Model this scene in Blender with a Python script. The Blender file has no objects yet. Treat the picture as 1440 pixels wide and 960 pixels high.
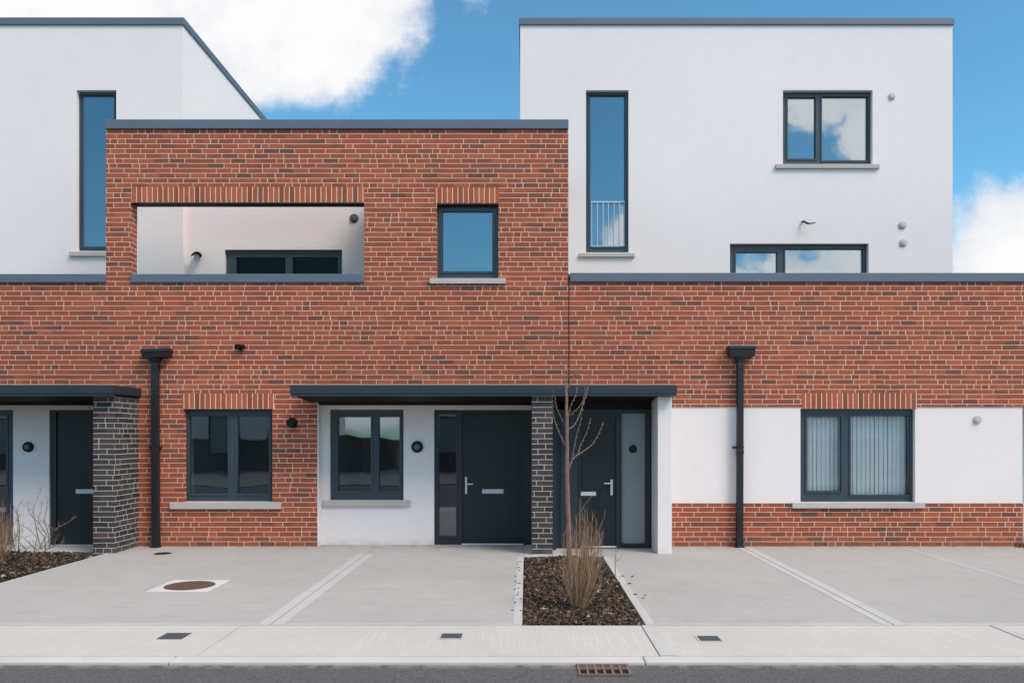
import bpy, math, random
from mathutils import Vector
random.seed(7)
R = math.radians
scene = bpy.context.scene
C = scene.collection

# ------------------------------------------------------------------ camera
F = 1104.0          # focal length in photo pixels (photo is 1440 wide)
EYE = 1.70
cam_d = bpy.data.cameras.new('camera'); cam = bpy.data.objects.new('camera', cam_d); C.objects.link(cam)
cam.location = (0, 0, EYE); cam.rotation_euler = (R(90), 0, 0)
cam_d.sensor_width = 36.0; cam_d.lens = 36.0*F/1440.0
cam_d.shift_x = -20.0/1440.0; cam_d.shift_y = 132.0/1440.0
cam_d.clip_start = 0.05; cam_d.clip_end = 3000
scene.camera = cam
scene.view_settings.view_transform = 'Standard'; scene.view_settings.look = 'None'
scene.view_settings.exposure = 0.40; scene.view_settings.gamma = 1.0

# ------------------------------------------------------------------ sky
SUN_EL, SUN_AZ = 47.0, 128.0      # azimuth clockwise from +Y (the view direction)
SKY_STRENGTH = 0.10
W = bpy.data.worlds.new("World"); scene.world = W; W.use_nodes = True
nt = W.node_tree; nt.nodes.clear()
class NB:
    """small node-building helper"""
    def __init__(s, nt): s.nt = nt
    def n(s, t, **kw):
        x = s.nt.nodes.new(t)
        for k, v in kw.items():
            if k == 'inp':
                for i, val in v.items():
                    if isinstance(val, bpy.types.NodeSocket): s.nt.links.new(val, x.inputs[i])
                    else: x.inputs[i].default_value = val
            else: setattr(x, k, v)
        return x
    def m(s, op, a, b=0.0, c=0.0, clamp=False):
        x = s.n('ShaderNodeMath', operation=op, use_clamp=clamp, inp={0: a, 1: b, 2: c})
        return x.outputs[0]
    def noise(s, vec, scale, detail=2.0, rough=.5, dim='3D'):
        return s.n('ShaderNodeTexNoise', noise_dimensions=dim, inp={'Vector': vec, 'Scale': scale, 'Detail': detail, 'Roughness': rough}).outputs['Fac']
    def ss(s, v, a, b, o0=0.0, o1=1.0):
        x = s.n('ShaderNodeMapRange', interpolation_type='SMOOTHSTEP', inp={0: v, 1: a, 2: b, 3: o0, 4: o1}); return x.outputs[0]
    def mix(s, f, a, b, mode='MIX'):
        x = s.n('ShaderNodeMix', data_type='RGBA', blend_type=mode, inp={0: f, 6: a, 7: b}); return x.outputs[2]
    def comb(s, a, b, c=0.0): return s.n('ShaderNodeCombineXYZ', inp={0: a, 1: b, 2: c}).outputs[0]
    def sep(s, v):
        x = s.n('ShaderNodeSeparateXYZ', inp={0: v}); return x.outputs
w = NB(nt)
sky = w.n('ShaderNodeTexSky', sky_type='NISHITA', sun_disc=False, sun_elevation=R(SUN_EL), sun_rotation=R(SUN_AZ),
          air_density=1.0, dust_density=0.4, ozone_density=3.0, altitude=50)
tc = w.n('ShaderNodeTexCoord').outputs['Generated']
X_, Y_, Z_ = w.sep(tc)
ay = w.m('MAXIMUM', w.m('ABSOLUTE', Y_), 0.02)
U = w.m('DIVIDE', X_, ay); V = w.m('DIVIDE', Z_, ay)
uv = w.comb(U, V, w.m('MULTIPLY', w.m('SIGN', Y_), 7.0))
fb = w.noise(uv, 4.2, 9.0, .60)
fb2 = w.noise(uv, 13.0, 7.0, .6)
fb3 = w.noise(uv, 38.0, 6.0, .62)
def ell(cu, cv, ru, rv):
    a = w.m('DIVIDE', w.m('SUBTRACT', U, cu), ru); b = w.m('DIVIDE', w.m('SUBTRACT', V, cv), rv)
    return w.m('SUBTRACT', 1.0, w.m('SQRT', w.m('ADD', w.m('MULTIPLY', a, a), w.m('MULTIPLY', b, b))))
def mx(l):
    r = l[0]
    for q in l[1:]: r = w.m('MAXIMUM', r, q)
    return r
front = mx([ell(-.25, .53, .145, .125), ell(-.36, .60, .22, .20), ell(-.40, .66, .33, .245), ell(-.62, .56, .36, .20), ell(.66, .215, .15, .125), ell(.90, .16, .25, .22), ell(-1.3, .3, .5, .25)])
back = mx([ell(.37, .150, .20, .095), ell(.37, .47, .15, .085), ell(.445, .385, .055, .055), ell(.145, .245, .05, .055),
           ell(-1.2, .7, .5, .4), ell(1.4, .8, .6, .4), ell(.1, 1.3, .8, .35), ell(-.35, .04, .5, .05)])
isf = w.m('GREATER_THAN', Y_, 0.0)
e = w.m('ADD', w.m('MULTIPLY', front, isf), w.m('MULTIPLY', back, w.m('SUBTRACT', 1.0, isf)))
e = w.m('ADD', e, w.m('MULTIPLY', w.m('SUBTRACT', fb, .5), .9))
e = w.m('ADD', e, w.m('MULTIPLY', w.m('SUBTRACT', fb2, .5), .60))
e = w.m('ADD', e, w.m('MULTIPLY', w.m('SUBTRACT', fb3, .5), w.m('SUBTRACT', .75, w.m('MULTIPLY', isf, .58))))
high = w.m('SUBTRACT', w.ss(Z_, .62, .80), .62)  # unseen overhead cloud cover, added for softer, more neutral daylight
e = w.m('MAXIMUM', e, w.m('ADD', high, w.m('MULTIPLY', w.m('SUBTRACT', w.noise(tc, 3.0, 6.0, .6), .5), 1.1)))
mask = w.m('MULTIPLY', w.ss(e, -.03, .30), w.ss(Z_, -.02, .03))
body = w.ss(w.m('ADD', w.m('ADD', w.noise(uv, 5.0, 7.0, .58), w.m('MULTIPLY', w.m('SUBTRACT', w.noise(uv, 24.0, 6.0, .6), .5), .22)), w.m('MULTIPLY', w.m('MINIMUM', e, 1.0), .16)), .36, .66)
ccol = w.mix(body, (6.0, 6.25, 6.7, 1), (7.55, 7.5, 7.55, 1))
ccol = w.mix(w.m('SUBTRACT', 1.0, isf), ccol, w.mix(1.0, ccol, (1.85, 1.84, 1.80, 1), 'MULTIPLY'))
skc = w.mix(1.0, sky.outputs[0], (.84, 1.44, 1.43, 1), 'MULTIPLY')
final = w.mix(mask, skc, ccol)
bg = w.n('ShaderNodeBackground', inp={'Color': final, 'Strength': SKY_STRENGTH})
w.n('ShaderNodeOutputWorld', inp={0: bg.outputs[0]})

# ------------------------------------------------------------------ sun (veiled by thin cloud: soft)
sd = bpy.data.lights.new('sun', 'SUN'); so = bpy.data.objects.new('sun', sd); C.objects.link(so)
sd.energy = 2.2; sd.angle = R(24); sd.color = (1.0, .85, .73)
az, el = R(SUN_AZ), R(SUN_EL)
dirv = Vector((math.sin(az)*math.cos(el), math.cos(az)*math.cos(el), math.sin(el)))
so.rotation_euler = dirv.to_track_quat('Z', 'Y').to_euler()
so.location = (10, -10, 30)

# ------------------------------------------------------------------ materials
def newmat(name):
    m = bpy.data.materials.new(name); m.use_nodes = True; m.node_tree.nodes.clear()
    return m, NB(m.node_tree)
def finish(b, color, rough=.6, height=None, dist=.002, metallic=0.0, spec=.5, strength=1.0, bsdf_extra=None):
    p = b.n('ShaderNodeBsdfPrincipled', inp={'Base Color': color, 'Roughness': rough, 'Metallic': metallic, 'Specular IOR Level': spec})
    if height is not None:
        bp = b.n('ShaderNodeBump', inp={'Height': height, 'Distance': dist, 'Strength': strength})
        b.nt.links.new(bp.outputs[0], p.inputs['Normal'])
    if bsdf_extra:
        for k, v in bsdf_extra.items(): p.inputs[k].default_value = v
    b.n('ShaderNodeOutputMaterial', inp={0: p.outputs[0]})
    return p
def rgb(r, g, b_): return (r, g, b_, 1.0)
def pos(b): return b.n('ShaderNodeNewGeometry').outputs['Position']

def brick_mat(name, ramp, mortar, soldier=False, mort_w=.016, pitch=.075, length=.235, gradient=None):
    m, b = newmat(name)
    P_ = pos(b); x, y, z = b.sep(P_)
    wob = b.m('MULTIPLY', b.m('SUBTRACT', b.noise(P_, 3.0, 2.0), .5), .010)
    h = b.m('ADD', x, y)
    if soldier: v, u = b.m('ADD', h, wob), b.m('MULTIPLY', z, .2)
    else: v, u = b.m('ADD', z, wob), h
    vr = b.m('DIVIDE', v, pitch); row = b.m('FLOOR', vr); rf = b.m('FRACT', vr)
    def wn(a, c_, seed):
        return b.n('ShaderNodeTexWhiteNoise', noise_dimensions='3D', inp={'Vector': b.comb(a, c_, seed)}).outputs['Value']
    k = mort_w/pitch
    if soldier:
        bed = b.m('MAXIMUM', b.ss(rf, k, k*.55), b.ss(rf, 1-k*.15, 1.0))
        cell = b.m('FLOOR', b.m('MULTIPLY', z, 0.0)); vert = 0.0; mortar_m = bed; cid = cell
        crack = b.m('MULTIPLY', b.m('LESS_THAN', b.m('ABSOLUTE', b.m('SUBTRACT', b.m('FRACT', b.m('ADD', b.m('DIVIDE', z, .225), wn(row, 1.0, 2.2))), .5)), .035), b.m('GREATER_THAN', wn(row, 3., 5.), .86))
        mortar_m = b.m('MAXIMUM', bed, b.m('MULTIPLY', crack, .12))
    else:
        bed = b.m('MAXIMUM', b.ss(rf, k, k*.55), b.ss(rf, 1-k*.15, 1.0))
        off = b.m('ADD', b.m('MULTIPLY', b.m('MODULO', b.m('ABSOLUTE', row), 2.0), .5), b.m('MULTIPLY', wn(row, 0.5, 9.1), .34))
        uu = b.m('ADD', b.m('DIVIDE', u, length), off)
        uu = b.m('ADD', uu, b.m('MULTIPLY', b.m('SUBTRACT', b.noise(b.comb(b.m('MULTIPLY', u, 1.3), b.m('MULTIPLY', row, 3.7)), 1.0, 1.0), .5), .22))
        cell = b.m('FLOOR', uu); jf = b.m('FRACT', uu)
        kk = mort_w*.85/length
        v1 = b.m('MULTIPLY', b.m('LESS_THAN', jf, kk), b.m('MULTIPLY', b.m('GREATER_THAN', wn(cell, row, 1.0), .24), .80))
        half = b.m('GREATER_THAN', wn(cell, row, 2.0), .89)
        v2 = b.m('MULTIPLY', b.m('LESS_THAN', b.m('ABSOLUTE', b.m('SUBTRACT', jf, .5)), kk*.5), half)
        vert = b.m('MAXIMUM', v1, v2)
        mortar_m = b.m('MAXIMUM', bed, vert)
        cid = b.m('ADD', cell, b.m('MULTIPLY', b.m('MULTIPLY', b.m('GREATER_THAN', jf, .5), half), .5))
    rv = wn(cid, row, 4.0)
    cr = b.n('ShaderNodeValToRGB', inp={0: rv}); el_ = cr.color_ramp.elements
    while len(el_) < len(ramp): el_.new(.5)
    for i, (p, c) in enumerate(ramp): el_[i].position = p; el_[i].color = rgb(*c)
    fine = b.noise(P_, 60.0, 3.0, .6); big = b.noise(P_, .7, 3.0)
    col = b.mix(1.0, cr.outputs[0], b.mix(fine, rgb(.66, .66, .68), rgb(1.32, 1.29, 1.27)), 'MULTIPLY')
    streak = b.noise(b.comb(b.m('MULTIPLY', h, 9.0), b.m('MULTIPLY', z, 60.0), 3.0), 1.0, 2.0)
    col = b.mix(b.ss(streak, .58, .76, 0, .28), col, rgb(*ramp[0][1]))
    burn = b.noise(b.comb(b.m('MULTIPLY', h, 7.0), b.m('MULTIPLY', z, 14.0), 8.0), 1.0, 3.0)
    col = b.mix(b.ss(burn, .52, .72, 0, .45), col, rgb(*ramp[1][1]))
    col = b.mix(1.0, col, b.mix(big, rgb(.86, .86, .88), rgb(1.12, 1.1, 1.1)), 'MULTIPLY')
    mcol = b.mix(b.noise(P_, 9.0, 3.0), rgb(*[q*.72 for q in mortar]), rgb(*[q*1.15 for q in mortar]))
    col = b.mix(b.m('MULTIPLY', mortar_m, .93), col, mcol)
    # rain splash dirt on the lowest courses
    dirt = b.m('MULTIPLY', b.ss(z, .16, -.02), b.ss(b.noise(P_, 7.0, 4.0), .35, .7))
    col = b.mix(b.m('MULTIPLY', dirt, .55), col, rgb(.17, .14, .12))
    hgt = b.m('ADD', b.m('SUBTRACT', 1.0, mortar_m), b.m('MULTIPLY', fine, .3))
    finish(b, col, .85, hgt, .005, spec=.3)
    return m

RED = [(0, (.145, .062, .046)), (.06, (.205, .070, .046)), (.20, (.280, .074, .043)), (.62, (.335, .080, .043)), (1, (.400, .106, .053))]
M = {}
M['brick'] = brick_mat('red_brick', RED, (.80, .585, .43), mort_w=.0128)
M['soldier'] = brick_mat('red_brick_soldier', [(0, (.19, .065, .04)), (.15, (.31, .08, .042)), (.6, (.40, .10, .048)), (1, (.46, .125, .058))], (.82, .61, .45), soldier=True, pitch=.0805, mort_w=.017)
M['dark_brick'] = brick_mat('dark_brick', [(0, (.030, .028, .030)), (.35, (.048, .043, .044)), (.80, (.066, .056, .055)), (.95, (.075, .055, .05)), (1, (.11, .055, .045))], (.52, .50, .475), mort_w=.0135)

def render_mat(name, base):
    m, b = newmat(name); P_ = pos(b); x, y, z = b.sep(P_)
    big = b.noise(P_, .55, 4.0); mid = b.noise(P_, 4.0, 4.0); fine = b.noise(P_, 160.0, 3.0, .7)
    col = b.mix(big, rgb(*[q*.955 for q in base]), rgb(*[min(1, q*1.03) for q in base]))
    col = b.mix(b.ss(mid, .35, .75, 0, .06), col, rgb(.55, .53, .50))
    run = b.noise(b.comb(b.m('MULTIPLY', b.m('ADD', x, y), 5.0), b.m('MULTIPLY', z, .35)), 1.0, 4.0)
    col = b.mix(b.ss(run, .58, .80, 0, .07), col, rgb(.45, .43, .40))
    dirt = b.m('MULTIPLY', b.ss(z, .14, -.01), b.ss(mid, .35, .65)); col = b.mix(b.m('MULTIPLY', dirt, .30), col, rgb(.30, .27, .24))
    finish(b, col, .9, b.m('ADD', fine, b.m('MULTIPLY', mid, .6)), .0022, spec=.25)
    return m
M['render'] = render_mat('white_render', (.785, .728, .722))
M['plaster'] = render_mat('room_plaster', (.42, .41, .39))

def metal_mat(name, base, rough=.42, spec=.5):
    m, b = newmat(name); P_ = pos(b)
    n1 = b.noise(P_, 2.3, 4.0); n2 = b.noise(P_, 40.0, 3.0)
    col = b.mix(n1, rgb(*[q*.86 for q in base]), rgb(*[q*1.14 for q in base]))
    col = b.mix(b.ss(n2, .6, .85, 0, .12), col, rgb(.3, .3, .3))
    finish(b, col, b.m('ADD', rough-.08, b.m('MULTIPLY', n1, .16)), n2, .0006, spec=spec)
    return m
M['cap'] = metal_mat('parapet_metal', (.095, .125, .175), .5)
M['frame'] = metal_mat('frame_metal', (.036, .054, .070), .38)
M['door_frame'] = metal_mat('door_frame_metal', (.015, .024, .031), .42)
M['canopy'] = metal_mat('canopy_metal', (.019, .028, .040), .45)
M['soffit'] = metal_mat('soffit_board', (.012, .013, .015), .7, .2)
M['pipe'] = metal_mat('pipe_metal', (.009, .011, .015), .42)
M['black'] = metal_mat('black_plastic', (.006, .007, .008), .45, .25)
M['door_panel'] = metal_mat('door_side_panel', (.022, .032, .045), .45)
M['vent_grey'] = metal_mat('vent_plastic_grey', (.46, .47, .49), .5)
M['vent_dark'] = metal_mat('vent_plastic_dark', (.10, .115, .14), .5)
M['steel'] = metal_mat('bright_steel', (.62, .63, .65), .25)
M['rail'] = metal_mat('rail_paint', (.42, .55, .66), .4)

def door_mat():
    m, b = newmat('door_leaf_paint'); P_ = pos(b); x, y, z = b.sep(P_)
    g = b.m('FRACT', b.m('DIVIDE', x, .032)); groove = b.m('LESS_THAN', g, .12)
    grain = b.noise(b.comb(b.m('MULTIPLY', x, 90.0), y, b.m('MULTIPLY', z, 4.0)), 1.0, 3.0)
    col = b.mix(grain, rgb(.007, .012, .016), rgb(.012, .019, .025))
    finish(b, col, .42, b.m('ADD', b.m('SUBTRACT', 1.0, groove), b.m('MULTIPLY', grain, .25)), .0025, spec=.45)
    return m
M['door'] = door_mat()

def concrete_mat(name, base, along=None, smooth=False):
    m, b = newmat(name); P_ = pos(b); x, y, z = b.sep(P_)
    big = b.noise(P_, .45, 5.0, .6); mid = b.noise(P_, 2.6, 5.0, .65); fine = b.noise(P_, 110.0, 3.0, .7)
    col = b.mix(big, rgb(*[q*.78 for q in base]), rgb(*[q*1.16 for q in base]))
    col = b.mix(b.ss(mid, .42, .72, 0, .30), col, rgb(base[0]*.74, base[1]*.73, base[2]*.73))
    col = b.mix(b.ss(fine, .55, .8, 0, .28), col, rgb(*[q*.62 for q in base]))
    spots = b.noise(P_, 11.0, 3.0, .5); col = b.mix(b.ss(spots, .70, .80, 0, .25), col, rgb(*[q*.6 for q in base]))
    hgt = fine; dist = .0012
    if along:
        q = b.comb(b.m('MULTIPLY', x, 120.0 if along == 'Y' else 1.6), b.m('MULTIPLY', y, 1.6 if along == 'Y' else 60.0))
        br = b.noise(q, 1.0, 2.0, .5)
        col = b.mix(b.ss(br, .36, .60, 0, .6), col, rgb(*[c*.82 for c in base]))
        hgt = b.m('ADD', b.m('MULTIPLY', br, 1.6), b.m('MULTIPLY', fine, .4)); dist = .003
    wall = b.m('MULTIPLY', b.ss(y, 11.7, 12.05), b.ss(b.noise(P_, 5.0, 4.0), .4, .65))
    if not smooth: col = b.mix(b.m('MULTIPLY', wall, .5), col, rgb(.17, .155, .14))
    finish(b, col, .85, hgt, dist, spec=.3)
    return m
M['conc_y'] = concrete_mat('brushed_concrete_lengthwise', (.40, .385, .377), 'Y')
M['conc_x'] = concrete_mat('brushed_concrete_crosswise', (.40, .385, .376), 'X')
M['conc_path'] = concrete_mat('footpath_concrete', (.52, .492, .468), 'Y')
M['conc_band'] = concrete_mat('trowelled_concrete', (.455, .442, .438), None, True)
M['conc_kerb'] = concrete_mat('kerb_concrete', (.515, .490, .478), None, True)
M['conc_smooth'] = concrete_mat('pale_patch_concrete', (.56, .545, .53), None, True)
M['sill'] = concrete_mat('sill_concrete', (.49, .445, .425), None, True)

def asphalt():
    m, b = newmat('asphalt'); P_ = pos(b)
    big = b.noise(P_, .5, 4.0); fine = b.n('ShaderNodeTexVoronoi', inp={'Vector': P_, 'Scale': 90.0}).outputs['Color']
    fx = b.sep(fine)[0]
    col = b.mix(fx, rgb(.055, .056, .061), rgb(.125, .125, .132)); col = b.mix(b.ss(big, .3, .7, 0, .35), col, rgb(.105, .10, .10))
    y = b.sep(P_)[1]
    edge = b.m('MULTIPLY', b.ss(y, 5.80, 5.92), b.ss(b.noise(P_, 9.0, 4.0), .40, .60))
    col = b.mix(b.m('MULTIPLY', edge, .7), col, rgb(.26, .225, .19))
    finish(b, col, .9, fx, .004, spec=.3); return m
M['asphalt'] = asphalt()
def simple(name, base, rough=.8, var=.25, scale=6.0, spec=.3, metallic=0.0):
    m, b = newmat(name); P_ = pos(b); n1 = b.noise(P_, scale, 4.0)
    col = b.mix(n1, rgb(*[q*(1-var) for q in base]), rgb(*[q*(1+var) for q in base]))
    finish(b, col, rough, b.noise(P_, scale*8, 3.0), .001, spec=spec, metallic=metallic); return m
M['soil'] = simple('dark_soil', (.030, .022, .017), .95, .4, 20)
M['dirt'] = simple('joint_dirt', (.09, .08, .07), .95, .4, 12)
M['rust'] = simple('rusty_iron', (.115, .062, .045), .8, .35, 25)
M['iron'] = simple('grey_iron', (.075, .080, .088), .6, .3, 30)
M['gully'] = simple('rusted_gully_iron', (.17, .12, .10), .8, .35, 30)
M['pit_shade'] = simple('pit_shade_black', (.006, .005, .005), .9)  # near-black colour standing in for the shade inside a drain
M['roofing'] = simple('roof_membrane', (.16, .16, .165), .9)
M['bark'] = simple('young_bark', (.20, .118, .088), .7, .6, 22)
M['twig'] = simple('twig_bark', (.20, .140, .100), .8, .35, 30)
M['leaf'] = simple('green_leaf', (.06, .09, .03), .7, .4, 30)
def island_mat(name, ramp, rough=.9):
    m, b = newmat(name); g = b.n('ShaderNodeNewGeometry')
    cr = b.n('ShaderNodeValToRGB', inp={0: g.outputs['Random Per Island']}); el_ = cr.color_ramp.elements
    while len(el_) < len(ramp): el_.new(.5)
    for i, (p, c) in enumerate(ramp): el_[i].position = p; el_[i].color = rgb(*c)
    n1 = b.noise(g.outputs['Position'], 80.0, 2.0)
    finish(b, b.mix(1.0, cr.outputs[0], b.mix(n1, rgb(.7, .7, .7), rgb(1.3, 1.3, 1.3)), 'MULTIPLY'), rough, spec=.2); return m
M['mulch'] = island_mat('bark_chips', [(0, (.018, .013, .010)), (.45, (.050, .034, .025)), (.78, (.10, .068, .048)), (.955, (.16, .12, .085)), (1, (.34, .28, .22))])
M['grass_stem'] = island_mat('dry_stems', [(0, (.20, .10, .065)), (.35, (.36, .20, .125)), (.65, (.45, .30, .19)), (.85, (.24, .20, .09)), (1, (.55, .42, .30))])
M['blind'] = simple('blind_fabric', (.88, .91, .90), .8, .02, 30)

def glass_mat(name, refl, tint, rcol=(.80, .90, 1.0)):
    m, b = newmat(name); P_ = pos(b)
    bp = b.n('ShaderNodeBump', inp={'Height': b.noise(P_, 1.6, 1.0), 'Distance': .006, 'Strength': .35})
    gl = b.n('ShaderNodeBsdfGlossy', inp={'Color': rgb(*rcol), 'Roughness': 0.0, 'Normal': bp.outputs[0]})
    tr = b.n('ShaderNodeBsdfTransparent', inp={'Color': rgb(*tint)})
    fr = b.n('ShaderNodeFresnel', inp={'IOR': 1.5}).outputs[0]
    fac = b.m('ADD', refl, b.m('MULTIPLY', fr, .8), clamp=True)
    mx_ = b.n('ShaderNodeMixShader', inp={0: fac, 1: tr.outputs[0], 2: gl.outputs[0]})
    b.n('ShaderNodeOutputMaterial', inp={0: mx_.outputs[0]}); return m
M['glass_sky'] = glass_mat('coated_glass_upper', .205, (.75, .80, .84), (.90, .96, 1.0))
M['glass'] = glass_mat('clear_glass_ground', .075, (.95, .97, .97))
M['glass_clear'] = glass_mat('clear_glass_blind', .015, (.99, .995, .99))
M['glass_dim'] = glass_mat('glass_terrace', .0, (.7, .72, .66), (.30, .32, .27))
def frosted():
    m, b = newmat('frosted_glass'); P_ = pos(b)
    col = b.mix(b.noise(P_, 3.0, 2.0), rgb(.20, .215, .22), rgb(.26, .275, .28))
    finish(b, col, .32, b.noise(P_, 200.0, 2.0), .0004, spec=.6); return m
M['frosted'] = frosted()

# ------------------------------------------------------------------ mesh helpers
class MB:
    def __init__(s): s.v = []; s.f = []
    def quad(s, a, b_, c, d):
        n = len(s.v); s.v += [tuple(a), tuple(b_), tuple(c), tuple(d)]; s.f.append((n, n+1, n+2, n+3))
    def box(s, x0, x1, y0, y1, z0, z1):
        x0, x1 = sorted((x0, x1)); y0, y1 = sorted((y0, y1)); z0, z1 = sorted((z0, z1))
        n = len(s.v)
        s.v += [(x0,y0,z0),(x1,y0,z0),(x1,y1,z0),(x0,y1,z0),(x0,y0,z1),(x1,y0,z1),(x1,y1,z1),(x0,y1,z1)]
        s.f += [tuple(n+i for i in q) for q in ((0,3,2,1),(4,5,6,7),(0,1,5,4),(1,2,6,5),(2,3,7,6),(3,0,4,7))]
        return s
    def hexa(s, pts):      # 8 points, same order as box
        n = len(s.v); s.v += [tuple(p) for p in pts]
        s.f += [tuple(n+i for i in q) for q in ((0,3,2,1),(4,5,6,7),(0,1,5,4),(1,2,6,5),(2,3,7,6),(3,0,4,7))]
        return s
    def obox(s, c, ax, ay, az_):
        c = Vector(c); P = []
        for dz in (-1, 1):
            for dx, dy in ((-1,-1),(1,-1),(1,1),(-1,1)): P.append(c+ax*dx+ay*dy+az_*dz)
        return s.hexa(P)
    def cyl(s, c, axis, r0, r1, length, n=24, caps=True):
        c = Vector(c); a = Vector(axis).normalized(); t = Vector((0,0,1)) if abs(a.z) < .9 else Vector((1,0,0))
        u = a.cross(t).normalized(); v = a.cross(u); k = len(s.v)
        for q, r in ((0, r0), (length, r1)):
            for i in range(n):
                th = 2*math.pi*i/n; s.v.append(tuple(c+a*q+u*(r*math.cos(th))+v*(r*math.sin(th))))
        for i in range(n): s.f.append((k+i, k+(i+1)%n, k+n+(i+1)%n, k+n+i))
        if caps: s.f.append(tuple(k+i for i in reversed(range(n)))); s.f.append(tuple(k+n+i for i in range(n)))
        return s
    def tube(s, pts, rad, n=6):
        pts = [Vector(p) for p in pts]; k = len(s.v)
        if not hasattr(rad, '__len__'): rad = [rad]*len(pts)
        for i, p in enumerate(pts):
            d = (pts[min(i+1, len(pts)-1)]-pts[max(i-1, 0)])
            d = d.normalized() if d.length > 1e-9 else Vector((0,0,1))
            t = Vector((0,1,0)) if abs(d.y) < .9 else Vector((1,0,0))
            u = d.cross(t).normalized(); v = d.cross(u)
            for j in range(n):
                th = 2*math.pi*j/n; s.v.append(tuple(p+u*(rad[i]*math.cos(th))+v*(rad[i]*math.sin(th))))
        for i in range(len(pts)-1):
            for j in range(n):
                a = k+i*n+j; b_ = k+i*n+(j+1)%n; s.f.append((a, b_, b_+n, a+n))
        s.f.append(tuple(k+j for j in reversed(range(n)))); s.f.append(tuple(k+(len(pts)-1)*n+j for j in range(n)))
        return s
    def wall(s, x0, x1, z0, z1, y0, y1, holes=()):
        """a wall slab with rectangular openings and real reveals"""
        xs = sorted({x0, x1, *[min(max(h[i], x0), x1) for h in holes for i in (0, 1)]})
        zs = sorted({z0, z1, *[min(max(h[i], z0), z1) for h in holes for i in (2, 3)]})
        def solid(i, j):
            if i < 0 or j < 0 or i >= len(xs)-1 or j >= len(zs)-1: return False
            cx, cz = (xs[i]+xs[i+1])/2, (zs[j]+zs[j+1])/2
            return not any(h[0] < cx < h[1] and h[2] < cz < h[3] for h in holes)
        for i in range(len(xs)-1):
            for j in range(len(zs)-1):
                if not solid(i, j): continue
                a, b_, c, d = xs[i], xs[i+1], zs[j], zs[j+1]
                s.quad((a,y0,c),(b_,y0,c),(b_,y0,d),(a,y0,d)); s.quad((b_,y1,c),(a,y1,c),(a,y1,d),(b_,y1,d))
                if not solid(i-1, j): s.quad((a,y1,c),(a,y0,c),(a,y0,d),(a,y1,d))
                if not solid(i+1, j): s.quad((b_,y0,c),(b_,y1,c),(b_,y1,d),(b_,y0,d))
                if not solid(i, j-1): s.quad((a,y1,c),(b_,y1,c),(b_,y0,c),(a,y0,c))
                if not solid(i, j+1): s.quad((a,y0,d),(b_,y0,d),(b_,y1,d),(a,y1,d))
        return s
    def build(s, name, mat, parent=None, bevel=0, smooth=False):
        me = bpy.data.meshes.new(name); o = bpy.data.objects.new(name, me); C.objects.link(o)
        off = Vector((0,0,0))
        if parent is not None:
            o.parent = parent; off = world_of(parent)
        else:
            xs = [v[0] for v in s.v]; ys = [v[1] for v in s.v]; zs = [v[2] for v in s.v]
            off = Vector(((min(xs)+max(xs))/2, (min(ys)+max(ys))/2, min(zs))); o.location = off
        me.from_pydata([tuple(Vector(v)-off) for v in s.v], [], s.f)
        me.materials.append(mat); me.validate()
        if smooth:
            for p in me.polygons: p.use_smooth = True
        if bevel:
            b_ = o.modifiers.new('bevel', 'BEVEL'); b_.width = bevel; b_.segments = 2; b_.limit_method = 'ANGLE'
        return o
def world_of(o):
    v = Vector(o.location)
    while o.parent is not None: o = o.parent; v = v+Vector(o.location)
    return v
def tag(o, label=None, cat=None, group=None, kind=None):
    if label: o['label'] = label
    if cat: o['category'] = cat
    if group: o['group'] = group
    if kind: o['kind'] = kind
    return o
def thing(name, loc, label, cat, group=None):
    o = bpy.data.objects.new(name, None); C.objects.link(o); o.location = loc; o.empty_display_size = .2
    return tag(o, label, cat, group)
def px(x, Y): return (x-740.0)*Y/F            # measured photo column -> metres at depth Y
def pz(y, Y): return EYE+(612.0-y)*Y/F        # measured photo row -> metres at depth Y
def gp(x, y, z=0.0):                          # photo point lying on the ground -> x, y
    Y = (EYE-z)*F/(y-612.0); return px(x, Y), Y
def pbox(mb, x0, x1, y0, y1, Yf, Yb): return mb.box(px(x0, Yf), px(x1, Yf), Yf, Yb, pz(y1, Yf), pz(y0, Yf))
def prect(x0, x1, y0, y1, Y): return (px(x0, Y), px(x1, Y), pz(y1, Y), pz(y0, Y))

YF = 12.0            # brick facade plane
YP = 12.22           # porch back walls
YB = 13.5            # white upper blocks
YT = 13.64            # terrace back wall

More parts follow.
